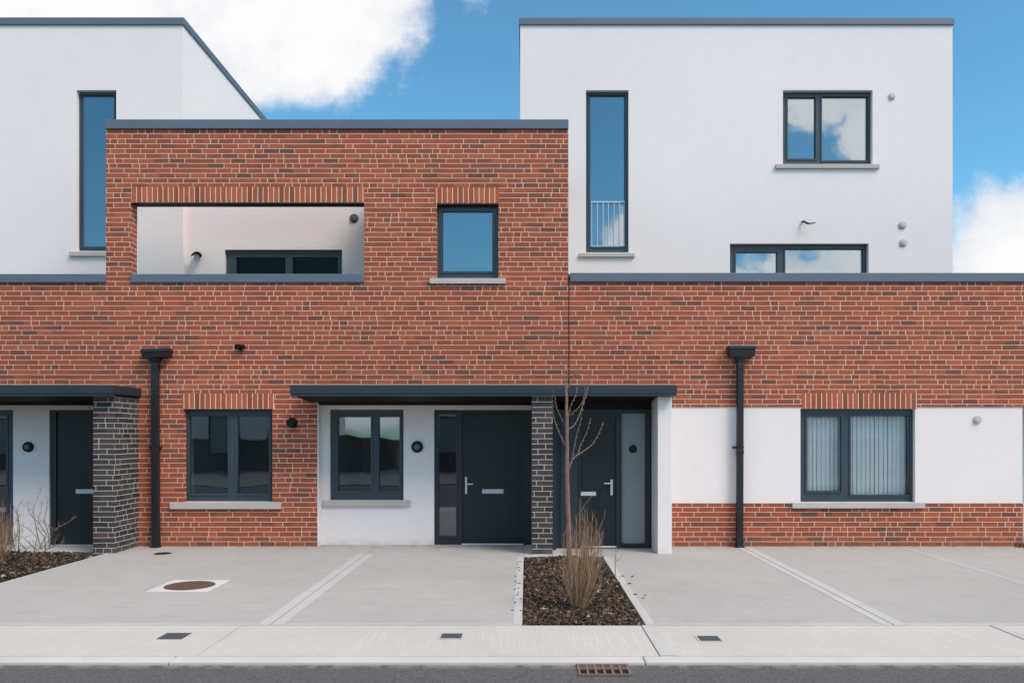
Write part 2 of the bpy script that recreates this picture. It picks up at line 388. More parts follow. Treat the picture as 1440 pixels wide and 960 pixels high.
# ------------------------------------------------------------------ windows
def window(parent, hole, Yw, panes, glass, sill=None, recess=.10, depth=.065, beads=None, name='window', sill_over=.045, frame_mat='frame'):
    """hole = opening in metres (x0,x1,z0,z1); panes = photo rectangles of the glass"""
    Yfm = Yw+recess; x0, x1, z0, z1 = hole
    e_ = .0015
    P = [prect(*p, Yfm) for p in panes]
    P = [(max(a, x0+.03), min(b_, x1-.03), max(c, z0+.03), min(d, z1-.02)) for a, b_, c, d in P]
    fr = MB().wall(x0+e_, x1-e_, z0+e_, z1-e_, Yfm, Yfm+depth, P)
    # raised sash rims round each pane
    for a, b_, c, d in P:
        g = .024
        fr.wall(max(a-g, x0+.006), min(b_+g, x1-.006), max(c-g, z0+.006), min(d+g, z1-.006), Yfm-.014, Yfm-.001, [(a+.002, b_-.002, c+.002, d-.002)])
        fr.wall(a-.002, b_+.002, c-.002, d+.002, Yfm+.012, Yfm+.024, [(a+.010, b_-.010, c+.010, d-.010)])
    w_ = fr.build(name, M[frame_mat], parent, bevel=.003)
    for a, b_, c, d in P:
        MB().box(a+.003, b_-.003, Yfm+.030, Yfm+.050, c+.003, d-.003).build('pane', M[glass], w_)
    if sill:
        sx0, sx1, sy0, sy1 = sill
        Ys = Yw-sill_over
        a, b_ = px(sx0, Ys), px(sx1, Ys); zb, zt = pz(sy1, Ys), pz(sy0, Ys)
        s = MB()
        s.box(a, b_, Ys, Yw-.0005, zb, zt)
        s.hexa([(x0+.002, Yw-.0005, zb+.004), (x1-.002, Yw-.0005, zb+.004), (x1-.002, Yfm, zb+.004), (x0+.002, Yfm, zb+.004),
                (x0+.002, Yw-.0005, zt), (x1-.002, Yw-.0005, zt), (x1-.002, Yfm, zt+.006), (x0+.002, Yfm, zt+.006)])
        s.build('sill', M['sill'], w_, bevel=.005)
    return w_
def room(mb, x0, x1, y0, y1, z0, z1):
    mb.quad((x0,y1,z0),(x1,y1,z0),(x1,y1,z1),(x0,y1,z1))
    mb.quad((x0,y0,z0),(x1,y0,z0),(x1,y1,z0),(x0,y1,z0)); mb.quad((x0,y0,z1),(x0,y1,z1),(x1,y1,z1),(x1,y0,z1))
    mb.quad((x0,y0,z0),(x0,y1,z0),(x0,y1,z1),(x0,y0,z1)); mb.quad((x1,y0,z0),(x1,y0,z1),(x1,y1,z1),(x1,y1,z0))
def round_vent(parent, x, y, Yw, r, mat, name='vent', proud=.035):
    mb = MB(); c = (px(x, Yw), Yw, pz(y, Yw)); rr = r*Yw/F
    mb.cyl((c[0], Yw, c[2]), (0,-1,0), rr, rr, .012, 28)
    mb.cyl((c[0], Yw-.012, c[2]), (0,-1,0), rr*.80, rr*.72, proud-.012, 28)
    mb.cyl((c[0], Yw-proud, c[2]), (0,-1,0), rr*.50, rr*.46, .006, 24)
    return mb.build(name, M[mat], parent, bevel=.002)
def round_lamp(parent, x, y, Yw, r):
    c = (px(x, Yw), Yw, pz(y, Yw)); rr = r*Yw/F; mb = MB()
    mb.cyl(c, (0,-1,0), rr, rr, .03, 32); mb.cyl((c[0], Yw-.03, c[2]), (0,-1,0), rr, rr*.86, .022, 32)
    o = mb.build('wall_light', M['black'], parent, bevel=.003)
    k = MB(); k.cyl((c[0], Yw-.0525, c[2]), (0,-1,0), rr*.50, rr*.42, .010, 24); k.build('lens', M['vent_dark'], o)
    return o

# ================================================================== SETTING
def struct(name, mb, mat, bevel=0): return tag(mb.build(name, mat, None, bevel), kind='structure')
g = MB(); g.quad((-400,-400,-.12),(400,-400,-.12),(400,400,-.12),(-400,400,-.12)); struct('ground', g, M['dirt'])
ROADZ = -.03
g = MB(); g.box(-70, 70, -2.2, 5.915, -.10, ROADZ); struct('road', g, M['asphalt'])
YK0, YK1, YPth = 5.918, 6.066, 7.04
g = MB()
for a, b_ in ((-70,-6.2),(-6.192,-2.554),(-2.546,1.026),(1.034,4.146),(4.154,7.8),(7.808,70)):
    g.box(a, b_, YK1+.004, YPth-.004, -.10, 0)
struct('footpath', g, M['conc_path'], .004)
g = MB()
for i in range(-18, 19): g.box(i*3.6+.9, i*3.6+4.494, YK0, YK1, -.10, -.002)
struct('kerb', g, M['conc_kerb'], .012)
BL, BR_, BT = -.035, 1.075, 10.98
g = MB(); J1, J3, J4, LB, LT = -2.30, 3.30, 5.70, -6.06, 11.45
g.box(LB, J1-.004, YPth, 12.30, -.10, 0); g.box(J1+.004, BL, YPth, 12.30, -.10, 0)
struct('driveway', g, M['conc_x'], .004)
g = MB(); g.box(BR_, J3-.004, YPth, 12.30, -.10, 0); g.box(J3+.004, J4-.004, YPth, 12.2, -.10, 0); g.box(J4+.004, 16, YPth, 13.6, -.10, 0)
o = struct('driveway', g, M['conc_y'], .004)
g = MB(); g.box(BL+.003, BR_-.003, BT+.09, 12.3, -.10, -.002); g.box(-16, LB-.003, LT+.10, 12.6, -.10, -.004); struct('paving_strip', g, M['conc_band'], .003)
# smooth trowelled margins beside the joints, 3 mm above the brushed slabs
g = MB(); T = .003
for xa, xb in ((J1-.115, J1-.006), (J1+.006, J1+.115), (BL-.085, BL-.002), (BR_+.002, BR_+.085), (J3-.10, J3-.006), (J3+.006, J3+.115), (J4-.05, J4-.006), (J4+.006, J4+.05)):
    g.box(xa, xb, YPth+.005, 11.25 if xb < J1+.2 else (BT if xb < BR_+.2 else 11.9), .0005, T)
g.box(1.036, 1.15, YK1+.006, YPth-.006, .0005, T); g.box(4.156, 4.25, YK1+.006, YPth-.006, .0005, T)
g.box(LB+.002, LB+.05, YPth+.005, LT, .0005, T)
for xa, xb in ((LB+.06, J1-.12), (J1+.12, BL-.09), (BR_+.09, J3-.11), (J3+.12, J4-.11)): g.box(xa, xb, YPth+.005, YPth+.055, .0005, T)
g.box(BL, BR_, BT+.01, BT+.08, -.10, .004)
struct('joint_margin', g, M['conc_band'])
g = MB(); g.box(BL+.004, BR_-.004, YPth-.002, BT-.002, -.11, -.045); struct('planting_bed', g, M['soil'])
g = MB(); g.box(-9.5, LB-.004, YPth, LT, -.11, -.045); struct('planting_bed', g, M['soil'])

def mulch(x0, x1, y0, y1, n, label):
    mb = MB()
    for i in range(n):
        x = random.uniform(x0+.02, x1-.02); y = random.uniform(y0+.02, y1-.02)
        hump = .022*math.sin(math.pi*(x-x0)/(x1-x0))
        z = -.032+random.random()*.030+hump
        L = random.choice((.010, .014, .020, .030)); Wd = L*random.uniform(.25, .6); t = random.uniform(.002, .006)
        a = random.uniform(0, math.pi*2); tilt = random.gauss(0, .45); tb = random.gauss(0, .5)
        ax = Vector((math.cos(a)*math.cos(tilt), math.sin(a)*math.cos(tilt), math.sin(tilt)))
        ay = Vector((-math.sin(a)*math.cos(tb), math.cos(a)*math.cos(tb), math.sin(tb)))
        ax2 = ax*L; ay2 = ay*Wd; nz = ax.cross(ay).normalized()*t
        mb.obox((x, y, z), ax2, ay2, nz)
    return tag(mb.build('bark_mulch', M['mulch']), label, 'mulch', kind='stuff')
mulch(BL, BR_, YPth, BT, 13000, 'dark bark mulch filling the narrow bed round the young tree')
mulch(-8.6, LB, 7.6, LT, 9500, 'brown bark mulch in the bed at the left edge before the dark brick fin')

# ================================================================== HOUSES
GZ = -.06
# ---- middle house (red brick)
mid = thing('brick_house', (-3.0, 12.0, 0), 'red brick house with a walled roof terrace and porch canopy, between two white-topped houses', 'house')
hA = prect(258.5, 383, 575, 706, YF)
hW1 = prect(614, 701, 286.5, 391, YF)
hBal = prect(184, 512, 285, 386, YF)
hPorch = (px(446.5, YF), px(800, YF)+.02, GZ-.5, pz(561, YF))
xL, xR = px(149, YF), px(799.2, YF)
zTop = pz(180.5, YF)
MB().wall(xL, xR, GZ, zTop, YF, YF+.19, [hA, hW1, hBal, hPorch]).build('brick_wall', M['brick'], mid)
cap = MB().box(px(147, YF-.03), px(799.5, YF-.03), YF-.035, YF+.26, pz(181, YF-.03), pz(168, YF-.03)); cap.build('parapet_cap', M['cap'], mid, bevel=.006)
cap = MB().box(px(184.5, YF), px(512, YF-.02), YF-.03, YF+.24, pz(397, YF-.03), pz(385, YF-.03)); cap.build('terrace_coping', M['cap'], mid, bevel=.006)
for (a, b_, c, d) in ((185, 512, 263, 284.6), (611, 702, 264, 285.8), (256, 385.5, 553, 574.6)):
    l = MB(); l.box(px(a, YF), px(b_, YF), YF-.004, YF+.10, pz(d, YF)+.001, pz(c, YF)); l.build('soldier_course', M['soldier'], mid)
l = MB(); l.box(hBal[0]+.002, hBal[1]-.002, YF+.004, YF+.188, hBal[3]-.012, hBal[3]-.001); l.build('steel_lintel', M['soffit'], mid)
l = MB(); l.box(hW1[0]+.002, hW1[1]-.002, YF+.004, YF+.098, hW1[3]-.016, hW1[3]-.001)
l.build('steel_lintel', M['soffit'], mid)
l = MB(); l.box(hA[0]+.002, hA[1]-.002, YF+.004, YF+.098, hA[3]-.010, hA[3]-.001); l.build('steel_lintel', M['soffit'], mid)
# windows of the middle house
window(mid, hA, YF, [(266, 321, 584, 694), (333.5, 379, 584, 694)], 'glass', (238.5, 395, 706, 715.5))
window(mid, hW1, YF, [(622, 693, 297, 382)], 'glass_sky', (604, 711, 391, 398.5))
# porch back wall, white
hB = prect(463.5, 567.5, 575.5, 703, YP); hC = (px(610.5, YP), px(747.5, YP), GZ-.5, pz(576, YP))
MB().wall(px(430, YP), px(748, YP), GZ, pz(540, YP), YP, YP+.14, [hB, hC]).build('porch_wall', M['render'], mid)
l = MB(); l.box(px(446.5, YF)-.0005+.001, px(446.5, YF)+.012, YF-.002, YP-.001, GZ, pz(566, YF)-.002); l.build('render_return', M['render'], mid)
window(mid, hB, YP, [(475, 522, 585.5, 690), (532.5, 562.5, 585.5, 690)], 'glass', (450.5, 576.5, 703.5, 711.5), recess=.075)
def lever(parent, x, y0, y1, yl, xl, Yd):
    k = MB(); X = px(x, Yd)
    k.box(X-.016, X+.016, Yd-.012, Yd, pz(y1, Yd), pz(y0, Yd)); Z = pz(yl, Yd)
    k.cyl((X, Yd-.012, Z), (0,-1,0), .011, .011, .040, 14)
    x2 = px(xl, Yd); k.box(min(X-.006, x2), max(X+.006, x2), Yd-.060, Yd-.044, Z-.009, Z+.009)
    k.cyl((X, Yd-.012, pz(y1, Yd)+.05), (0,-1,0), .012, .012, .006, 14)
    return k.build('handle', M['steel'], parent, bevel=.003)
def letterbox(parent, x0, x1, y0, y1, Yd):
    k = MB(); a, b_, c, d = prect(x0, x1, y0, y1, Yd); k.wall(a, b_, c, d, Yd-.008, Yd, [(a+.012, b_-.012, c+.012, d-.012)])
    k.box(a+.013, b_-.013, Yd-.006, Yd-.001, c+.013, d-.013); return k.build('letter_plate', M['steel'], parent, bevel=.002)
def doorset(parent, hole, Yw, leaf, lights, glass='glass', handle=None, plate=None, panels=(), recess=.06, thr=None):
    Yd = Yw+recess; x0, x1, z0, z1 = hole
    lf = prect(*leaf, Yd); P = [prect(*p, Yd) for p in lights]
    fr = MB().wall(x0+.0015, x1-.0015, -.004, z1-.0015, Yd, Yd+.07, [lf]+P)
    for a, b_, c, d in P: fr.wall(a-.02, b_+.02, c-.02, d+.02, Yd-.012, Yd-.001, [(a+.002, b_-.002, c+.002, d-.002)])
    fr.wall(lf[0]-.028, lf[1]+.028, lf[2]-.02, lf[3]+.024, Yd-.010, Yd-.001, [(lf[0]+.002, lf[1]-.002, lf[2]-.03, lf[3]-.002)])
    dr = MB().box(lf[0]+.003, lf[1]-.003, Yd+.012, Yd+.06, lf[2]+.012, lf[3]-.003).build('door', M['door'], parent, bevel=.002)
    fr.build('frame', M['door_frame'], dr, bevel=.003)
    for a, b_, c, d in P: MB().box(a+.002, b_-.002, Yd+.028, Yd+.046, c+.002, d-.002).build('sidelight_pane', M[glass], dr)
    for p in panels:
        a, b_, c, d = prect(*p, Yd); MB().box(a, b_, Yd-.011, Yd-.0015, c, d).build('side_panel', M['door_panel'], dr, bevel=.002)
    t = MB().box(lf[0], lf[1], Yd-.035, Yd+.010, lf[2]-.014, lf[2]+.010); t.build('threshold', M['steel'], dr, bevel=.003)
    if handle: lever(dr, *handle, Yd+.012)
    if plate: letterbox(dr, *plate, Yd+.012)
    return dr
doorset(mid, hC, YP, (649.5, 736, 579.5, 764.5), [(617, 641.5, 582, 754)], 'glass', (655.5, 670, 694, 680, 665.5), (678, 708, 687.5, 693.5), recess=.03)
round_lamp(mid, 587, 628, YP, 8.2)
# ground room and upper room linings
inn = MB()
inn.wall(xL+.01, px(446, YF), GZ, 2.9, YF+.192, YF+.36, [(hA[0], hA[1], hA[2], hA[3])])
inn.wall(px(446, YF)+.002, px(748, YP), GZ, 2.9, YP+.142, YP+.36, [hB, (hC[0]+.02, hC[1]-.02, GZ-.1, hC[3])])
room(inn, xL+.01, px(440, YF), YF+.36, 16.2, -.02, 2.55)
room(inn, px(446, YF)+.002, px(590, YF), YP+.36, 15.2, -.02, 2.55)
room(inn, px(592, YF), px(748, YP), YP+.36, 16.4, -.02, 2.55)
inn.wall(px(516, YF), xR-.01, 3.0, 6.2, YF+.192, YF+.36, [hW1])
room(inn, px(516, YF), xR-.01, YF+.36, 15.8, 3.1, 5.7)
inn.box(-5.6, -5.5, 12.9, 14.6, 0, 2.2)
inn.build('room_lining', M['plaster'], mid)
# canopy over both front doors
def canopy(parent, x0, x1, Yc=11.15):
    a, b_ = px(x0, Yc), px(x1, Yc); zt, zb = pz(541, Yc), pz(556.8, Yc)
    k = MB(); k.box(a, b_, Yc, YF-.003, zb+.035, zt); k.box(a+.012, b_-.012, Yc+.012, Yc+.05, zb+.028, zb+.036)
    k.box(a+.004, b_-.004, Yc+.004, Yc+.10, zb, zb+.028)
    c = k.build('canopy', M['canopy'], parent, bevel=.004)
    s = MB(); s.hexa([(a+.05, Yc+.11, zb+.004), (b_-.05, Yc+.11, zb+.004), (b_-.05, YF-.003, zb-.05), (a+.05, YF-.003, zb-.05),
                      (a+.05, Yc+.11, zb+.033), (b_-.05, Yc+.11, zb+.033), (b_-.05, YF-.003, zb+.033), (a+.05, YF-.003, zb+.033)])
    s.build('soffit', M['soffit'], c)
    return zb
zb = canopy(mid, 407.5, 952)
# dark beam in the head of the porch
l = MB(); l.box(px(447, YF), px(748, YF), YF+.004, YP-.002, pz(569, YF), pz(561.2, YF)); l.build('porch_beam', M['soffit'], mid)
# dark brick fin between the two doors
YC = 11.22
k = MB(); k.box(px(748, YC), px(777, YC), YC, YP+.02, GZ, zb-.001); k.build('brick_fin', M['dark_brick'], mid)
# terrace
zTF = 3.05
MB().wall(xL+.01, px(516, YF)-.002, 3.051, zTop-.01, YF+.191, YF+.203, [hBal]).build('bounce_skin', M['render'], mid)  # white lining added behind the brick to keep terrace bounce light neutral
xBL = px(257, YB)
TW = prect(316, 481, 351, 470, YT); TW = (TW[0], TW[1], zTF+.05, TW[3])
xCheek = px(516, YF)
k = MB(); k.wall(xBL-.05, xCheek+.10, zTF, 6.1, YT, YT+.2, [TW]); k.box(xCheek, xCheek+.10, YF+.204, YT-.001, zTF, 6.1)
k.build('terrace_wall', M['render'], mid)
window(mid, TW, YT, [(332, 402, 361.5, 560), (411, 476, 361.5, 560)], 'glass_dim', None, recess=.07)
k = MB(); k.box(xL+.001, xCheek, YF+.192, YT-.001, zTF-.25, zTF); k.build('terrace_floor', M['roofing'], mid)
k = MB(); k.box(xCheek+.10, xR-.001, YF+.362, 19.5, 5.95, 6.15); k.build('flat_roof', M['roofing'], mid)
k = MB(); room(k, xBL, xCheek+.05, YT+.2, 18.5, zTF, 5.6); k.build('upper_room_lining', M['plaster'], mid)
round_vent(mid, 498, 307, YT-.0, 6.2, 'vent_dark')
# hooded bracket light on the terrace side of the white wall
Xl, Zl = px(279, YT), pz(359, YT)
k = MB(); k.cyl((Xl, YT-.001, Zl), (0,-1,0), .055, .055, .018, 24)
hood = MB(); ax_ = Vector((.25, -.75, -.35)).normalized(); u_ = ax_.cross(Vector((0,0,1))).normalized(); v_ = u_.cross(ax_)
c0_ = Vector((Xl-.01, YT-.02, Zl)); NN = 14
for q0, q1, r0_, r1_ in ((0, .05, .045, .075), (.05, .17, .075, .088)):
    for i in range(NN):
        t0, t1 = math.pi*i/NN, math.pi*(i+1)/NN
        P4 = [c0_+ax_*q+u_*(r*math.cos(t))+v_*(r*math.sin(t)) for q, r, t in ((q0, r0_, t0), (q0, r0_, t1), (q1, r1_, t1), (q1, r1_, t0))]
        k.quad(*P4); k.quad(*[p-v_*.004-ax_*.001 for p in reversed(P4)])
lampo = k.build('terrace_light', M['black'], mid)
k = MB(); k.cyl(c0_-v_*.012, ax_*1.0, .035, .05, .15, 18); k.build('lens', M['vent_grey'], lampo)
# small sensor and wall light on the brick
k = MB(); X0, Z0 = px(339, YF), pz(488, YF)
k.box(X0-.03, X0+.03, YF-.02, YF-.001, Z0-.035, Z0+.035); k.cyl((X0-.02, YF-.02, Z0+.01), (-.25,-1,-.2), .034, .040, .07, 18); k.cyl((X0+.035, YF-.02, Z0+.012), (.4,-1,-.25), .030, .034, .06, 18)
k.cyl((X0+.005, YF-.02, Z0-.03), (0,-1,-.5), .022, .022, .04, 14); k.build('sensor_light', M['black'], mid, bevel=.002)
k = MB(); X0, Z0 = px(411, YF), pz(594, YF)
k.cyl((X0, YF-.001, Z0), (0,-1,0), .078, .078, .02, 28); k.cyl((X0, YF-.02, Z0+.005), (0,-1,-.15), .072, .060, .075, 28); k.box(X0+.0, X0+.07, YF-.05, YF-.002, Z0-.085, Z0-.03)
k.build('wall_light', M['black'], mid, bevel=.004)
def downpipe(parent, xc, w_px, y_top, hx0, hx1, hy0, hy1, jog=0.0, tilt=0.0):
    Yq = YF-.11; k = MB(); xa, xb = px(xc-w_px/2, Yq), px(xc+w_px/2, Yq)
    k.hexa([(xa-jog, Yq, .004), (xb-jog, Yq, .004), (xb-jog, Yq+.08, .004), (xa-jog, Yq+.08, .004), (xa, Yq, pz(y_top, Yq)), (xb, Yq, pz(y_top, Yq)), (xb, Yq+.08, pz(y_top, Yq)), (xa, Yq+.08, pz(y_top, Yq))])
    for z in (.10, 1.45, pz(y_top, Yq)-.12):
        j = jog*(1-z/2.9); k.box(xa-j-.004, xb-j+.004, Yq-.004, Yq+.084, z-.03, z+.03)
    k.box(xa-jog-.05, xb-jog+.02, Yq+.03, YF-.001, 1.50, 1.535)
    k.box(xa-jog-.014, xb-jog+.014, Yq-.016, Yq+.09, .001, .035)
    d = k.build('downpipe', M['pipe'], parent, bevel=.006)
    Yh = YF-.17; a, b_ = px(hx0, Yh), px(hx1, Yh); zt, zl = pz(hy0, Yh), pz(hy1, Yh); h = MB()
    t = tilt
    h.hexa([(a+.012, Yh+.01, zl), (b_-.012, Yh+.01, zl+t), (b_-.012, YF-.002, zl+t), (a+.012, YF-.002, zl), (a, Yh, zt-.05-t), (b_, Yh, zt-.05), (b_, YF-.002, zt-.05), (a, YF-.002, zt-.05-t)])
    h.hexa([(a-.010, Yh-.010, zt-.0495-t), (b_+.010, Yh-.010, zt-.0495), (b_+.010, YF-.002, zt-.0495), (a-.010, YF-.002, zt-.0495-t), (a-.006, Yh-.006, zt-t), (b_+.006, Yh-.006, zt), (b_+.006, YF-.002, zt), (a-.006, YF-.002, zt-t)])
    cx = (xa+xb)/2; h.hexa([(cx-.05, Yq-.01, zl-.06), (cx+.05, Yq-.01, zl-.06), (cx+.05, YF-.02, zl-.06), (cx-.05, YF-.02, zl-.06), (cx-.10, Yh+.02, zl+.001), (cx+.10, Yh+.02, zl+.001), (cx+.10, YF-.004, zl+.001), (cx-.10, YF-.004, zl+.001)])
    h.build('hopper_head', M['pipe'], d, bevel=.006)
downpipe(mid, 216.5, 9.3, 505, 198, 236, 489, 503, -.01, .02)

# ---- left house
left = thing('white_house', (-9.5, 12.0, 0), 'white house cut by the left edge, dark brick fin beside its black door', 'house')
x0L = px(-190, YF); zPc = pz(397, YF)
hPL = (x0L-.1, xL+.1, GZ-.5, pz(561, YF))
MB().wall(x0L, xL-.001, GZ, zPc, YF, YF+.19, [hPL]).build('brick_wall', M['brick'], left)
MB().box(x0L-.02, px(148.5, YF), YF-.035, YF+.25, pz(397, YF-.035), pz(385, YF-.035)).build('parapet_cap', M['cap'], left, bevel=.006)
hE = (px(69, YP), px(176, YP), GZ-.5, pz(576, YP)); hF = (px(-95, YP), px(18.5, YP), GZ-.5, pz(576, YP))
MB().wall(x0L, px(188, YP), GZ, pz(540, YP), YP, YP+.14, [hE, hF]).build('porch_wall', M['render'], left)
doorset(left, hE, YP, (79, 164, 579.5, 766), [], 'glass', (158, 672, 696, 682, 149), (107, 137, 687.5, 693.5), recess=.03)
window(left, (hF[0], hF[1], .0, hF[3]), YP, [(-85, 9.5, 584, 757)], 'glass', None, recess=.03)
round_lamp(left, 40.5, 628, YP, 7.4)
canopy(left, -160, 158)
l = MB(); l.box(x0L, px(130, YF), YF+.004, YP-.002, pz(569, YF), pz(561.2, YF)); l.build('porch_beam', M['soffit'], left)
YCl = 11.3
MB().box(px(131, YCl), px(161, YCl), YCl, YF-.002, GZ, zb-.002).build('brick_fin', M['dark_brick'], left)
# upper white block
hT = prect(107.5, 163.5, 127, 353, YB); zBt = pz(36, YB)
xFar = px(-200, YB)
k = MB(); k.wall(xFar, xBL-.0, zTF-.05, zBt, YB, YB+.22, [hT]); k.box(xBL-.22, xBL, YB+.2205, 19.5, zTF-.05, zBt); k.box(xFar, xBL-.221, 19.3, 19.5, zTF-.05, zBt); k.box(xFar, xFar+.2, YB+.221, 19.299, zTF-.05, zBt)
k.build('white_wall', M['render'], left)
k = MB(); k.box(xFar-.03, xBL+.03, YB-.03, YB+.25, zBt+.0005, pz(24.5, YB-.03)); k.box(xBL-.25, xBL+.03, YB+.2505, 19.53, zBt+.0005, pz(24.5, YB-.03))
k.box(xFar-.03, xFar+.25, YB+.2505, 19.53, zBt+.0005, pz(24.5, YB-.03)); k.build('roof_cap', M['cap'], left, bevel=.006)
k = MB(); k.box(xFar+.25, xBL-.25, YB+.251, 19.3, zBt-.25, zBt-.02); k.build('flat_roof', M['roofing'], left)
k = MB(); k.box(x0L, xL-.002, YF+.192, YB-.001, zTF-.25, zTF); k.build('terrace_floor', M['roofing'], left)
window(left, hT, YB, [(114.5, 160.5, 134, 347)], 'glass_sky', (97, 173, 353.5, 360), recess=.09)
k = MB(); room(k, xFar+.25, xBL-.23, YB+.222, 18.5, zTF, zBt-.26); k.wall(x0L+.01, px(188, YP), GZ, 2.9, YP+.142, YP+.30, [(hE[0]+.02, hE[1]-.02, GZ-.1, hE[3]), (hF[0], hF[1], GZ-.1, hF[3])])
room(k, x0L+.01, px(188, YP), YP+.30, 16, -.02, 2.5); k.build('room_lining', M['plaster'], left)

# ---- right house
right = thing('white_house', (6.0, 12.0, 0), 'white-topped right-hand house with a tall guarded window upstairs and a blind downstairs', 'house')
x1R = 13.0; xRr = px(800.8, YF)
hG = prect(1126, 1287.5, 574.5, 706, YF)
zb1, zb2 = pz(572, YF), pz(707.5, YF)
xEnd = px(1438.5, YF); xPier = px(945, 11.3)
MB().wall(xRr, x1R, zb1, pz(396.5, YF), YF, YF+.19, [(xRr-.1, px(944.5, YF), zb1-1, pz(561, YF))]).build('brick_wall', M['brick'], right)
MB().wall(px(944, YF), xEnd, GZ, zb2, YF, YF+.19, [(hG[0], hG[1], hG[2]-.0, 5)]).build('plinth_wall', M['brick'], right)
MB().wall(px(944, YF), xEnd, zb2+.001, zb1-.001, YF+.012, YF+.19, [hG]).build('render_band', M['render'], right)
MB().box(px(1128, YF), px(1289.5, YF), YF-.004, YF+.10, hG[3]+.001, pz(552.5, YF)).build('soldier_course', M['soldier'], right)
MB().box(px(801.8, YF-.035), x1R+.02, YF-.035, YF+.25, pz(396, YF-.035), pz(383.5, YF-.035)).build('parapet_cap', M['cap'], right, bevel=.006)
MB().box(px(799.3, YF), px(800.7, YF), YF+.006, YF+.1, pz(545, YF), pz(385, YF)).build('movement_joint', M['soffit'], right)
window(right, hG, YF, [(1134.5, 1183, 585, 690.5), (1196, 1279, 584, 696)], 'glass_clear', (1114.5, 1301.5, 706.5, 714.5), recess=.09)
# porch of the right house
YD = 11.84
hD = (px(777.5, YD), px(914.5, YD), GZ-.5, pz(575.5, YD))
dd = doorset(right, (px(776, YD)+.06, hD[1], hD[2], hD[3]), YD-.03, (816, 866.5, 580, 768), [(874, 907.5, 581, 764)], 'frosted', (860, 674, 696, 679, 849), (817, 838, 691, 696.5), panels=[(788, 811.5, 581, 768)], recess=.03)
k = MB(); k.box(px(776, YD)-.06, px(776, YD)+.0585, YC+.45, YP, GZ, zb-.03); k.build('porch_panel', M['door_panel'], right)
k = MB(); k.cyl((px(890.5, YD), YD+.027, pz(631, YD)), (0,-1,0), .062, .058, .018, 32); k.build('black_glass_disc', M['black'], right)  # black disc put on the sidelight glass for a probable reflection
k = MB(); k.box(px(800, YD), px(930, YD), YD+.004, YD+.35, hD[3]+.002, pz(561.2, YF)); k.build('porch_head', M['soffit'], right)
YPi = 11.3
MB().box(px(925, YPi), px(944.8, YPi), YPi, YF-.001, GZ, zb-.002).build('white_pier', M['render'], right, bevel=.004)
MB().box(px(914.5, YD)+.001, px(944, YF)-.001, YF+.0, YF+.19, GZ, zb1-.001).build('pier_return', M['render'], right)
downpipe(right, 1042, 8.6, 503, 1026, 1063, 485.5, 501, .01, .0)
round_vent(right, 1374, 590, YF+.012, 6.0, 'vent_grey')
# upper block of the right house
xa, xb = px(731.5, YB), px(1339.5, YB)
hR1 = prect(824, 884, 127, 355, YB); hR2 = prect(1101, 1227, 127, 231, YB); hR3 = prect(1026.5, 1221.5, 342.5, 470, YB); hR3 = (hR3[0], hR3[1], 3.2, hR3[3])
k = MB(); k.wall(xa, xb, zTF-.05, zBt, YB, YB+.22, [hR1, hR2, hR3]); k.box(xa, xa+.22, YB+.2205, 19.5, zTF-.05, zBt); k.box(xb-.22, xb, YB+.2205, 19.5, zTF-.05, zBt); k.box(xa+.221, xb-.221, 19.3, 19.5, zTF-.05, zBt)
k.build('white_wall', M['render'], right)
zc = pz(25, YB-.03)
k = MB(); k.box(xa-.02, xb+.02, YB-.03, YB+.25, zBt+.0005, zc); k.box(xa-.02, xa+.25, YB+.2505, 19.53, zBt+.0005, zc); k.box(xb-.25, xb+.02, YB+.2505, 19.53, zBt+.0005, zc); k.build('roof_cap', M['cap'], right, bevel=.006)
k = MB(); k.box(xa+.25, xb-.25, YB+.251, 19.3, zBt-.25, zBt-.02); k.build('flat_roof', M['roofing'], right)
k = MB(); k.box(xRr, x1R, YF+.192, YB-.001, zTF-.25, zTF); k.build('terrace_floor', M['roofing'], right)
k = MB(); k.box(xb+.001, x1R, YB, 19.5, zTF-.25, zTF); k.build('flat_roof', M['roofing'], right)
w1 = window(right, hR1, YB, [(829.5, 879, 134, 347)], 'glass_sky', (815, 893, 355.5, 361), recess=.09)
window(right, hR2, YB, [(1107.5, 1147, 137, 223.5), (1155.5, 1220, 136, 226)], 'glass_sky', (1091.5, 1237.5, 230.5, 236.5), recess=.09)
window(right, hR3, YB, [(1034.5, 1093, 354.5, 455), (1104, 1213.5, 350, 455)], 'glass_sky', None, recess=.09)
# guard rail across the tall window
k = MB(); Yr = YB+.104
xs_ = [832, 840, 848, 855.5, 863.5, 871, 878]
k.box(px(831, Yr), px(879, Yr), Yr-.012, Yr+.012, pz(285.3, Yr), pz(283.2, Yr)); k.box(px(831, Yr), px(879, Yr), Yr-.010, Yr+.010, pz(347, Yr), pz(345.5, Yr))
for q in xs_: k.box(px(q, Yr)-.007, px(q, Yr)+.007, Yr-.007, Yr+.007, pz(346, Yr), pz(284, Yr))
k.build('guard_rail', M['rail'], w1)
for x, y, r in ((1254, 136, 5.0), (1269, 316.5, 5.8), (1270, 341.5, 5.6)): round_vent(right, x, y, YB, r, 'vent_grey', proud=.03)
k = MB(); Xo, Zo = px(1128, YB), pz(312, YB)
k.tube([(Xo, YB+.01, Zo), (Xo+.01, YB-.05, Zo-.005), (Xo+.06, YB-.10, Zo-.055), (Xo+.12, YB-.11, Zo-.055), (Xo+.19, YB-.10, Zo-.04)], [.016, .018, .016, .011, .009], 10); k.build('overflow_pipe', M['black'], right, smooth=True)
k = MB()
room(k, xa+.23, xb-.23, YB+.222, 18.5, zTF, 5.7); room(k, xa+.23, xb-.23, YB+.222, 18.5, 5.95, zBt-.26)
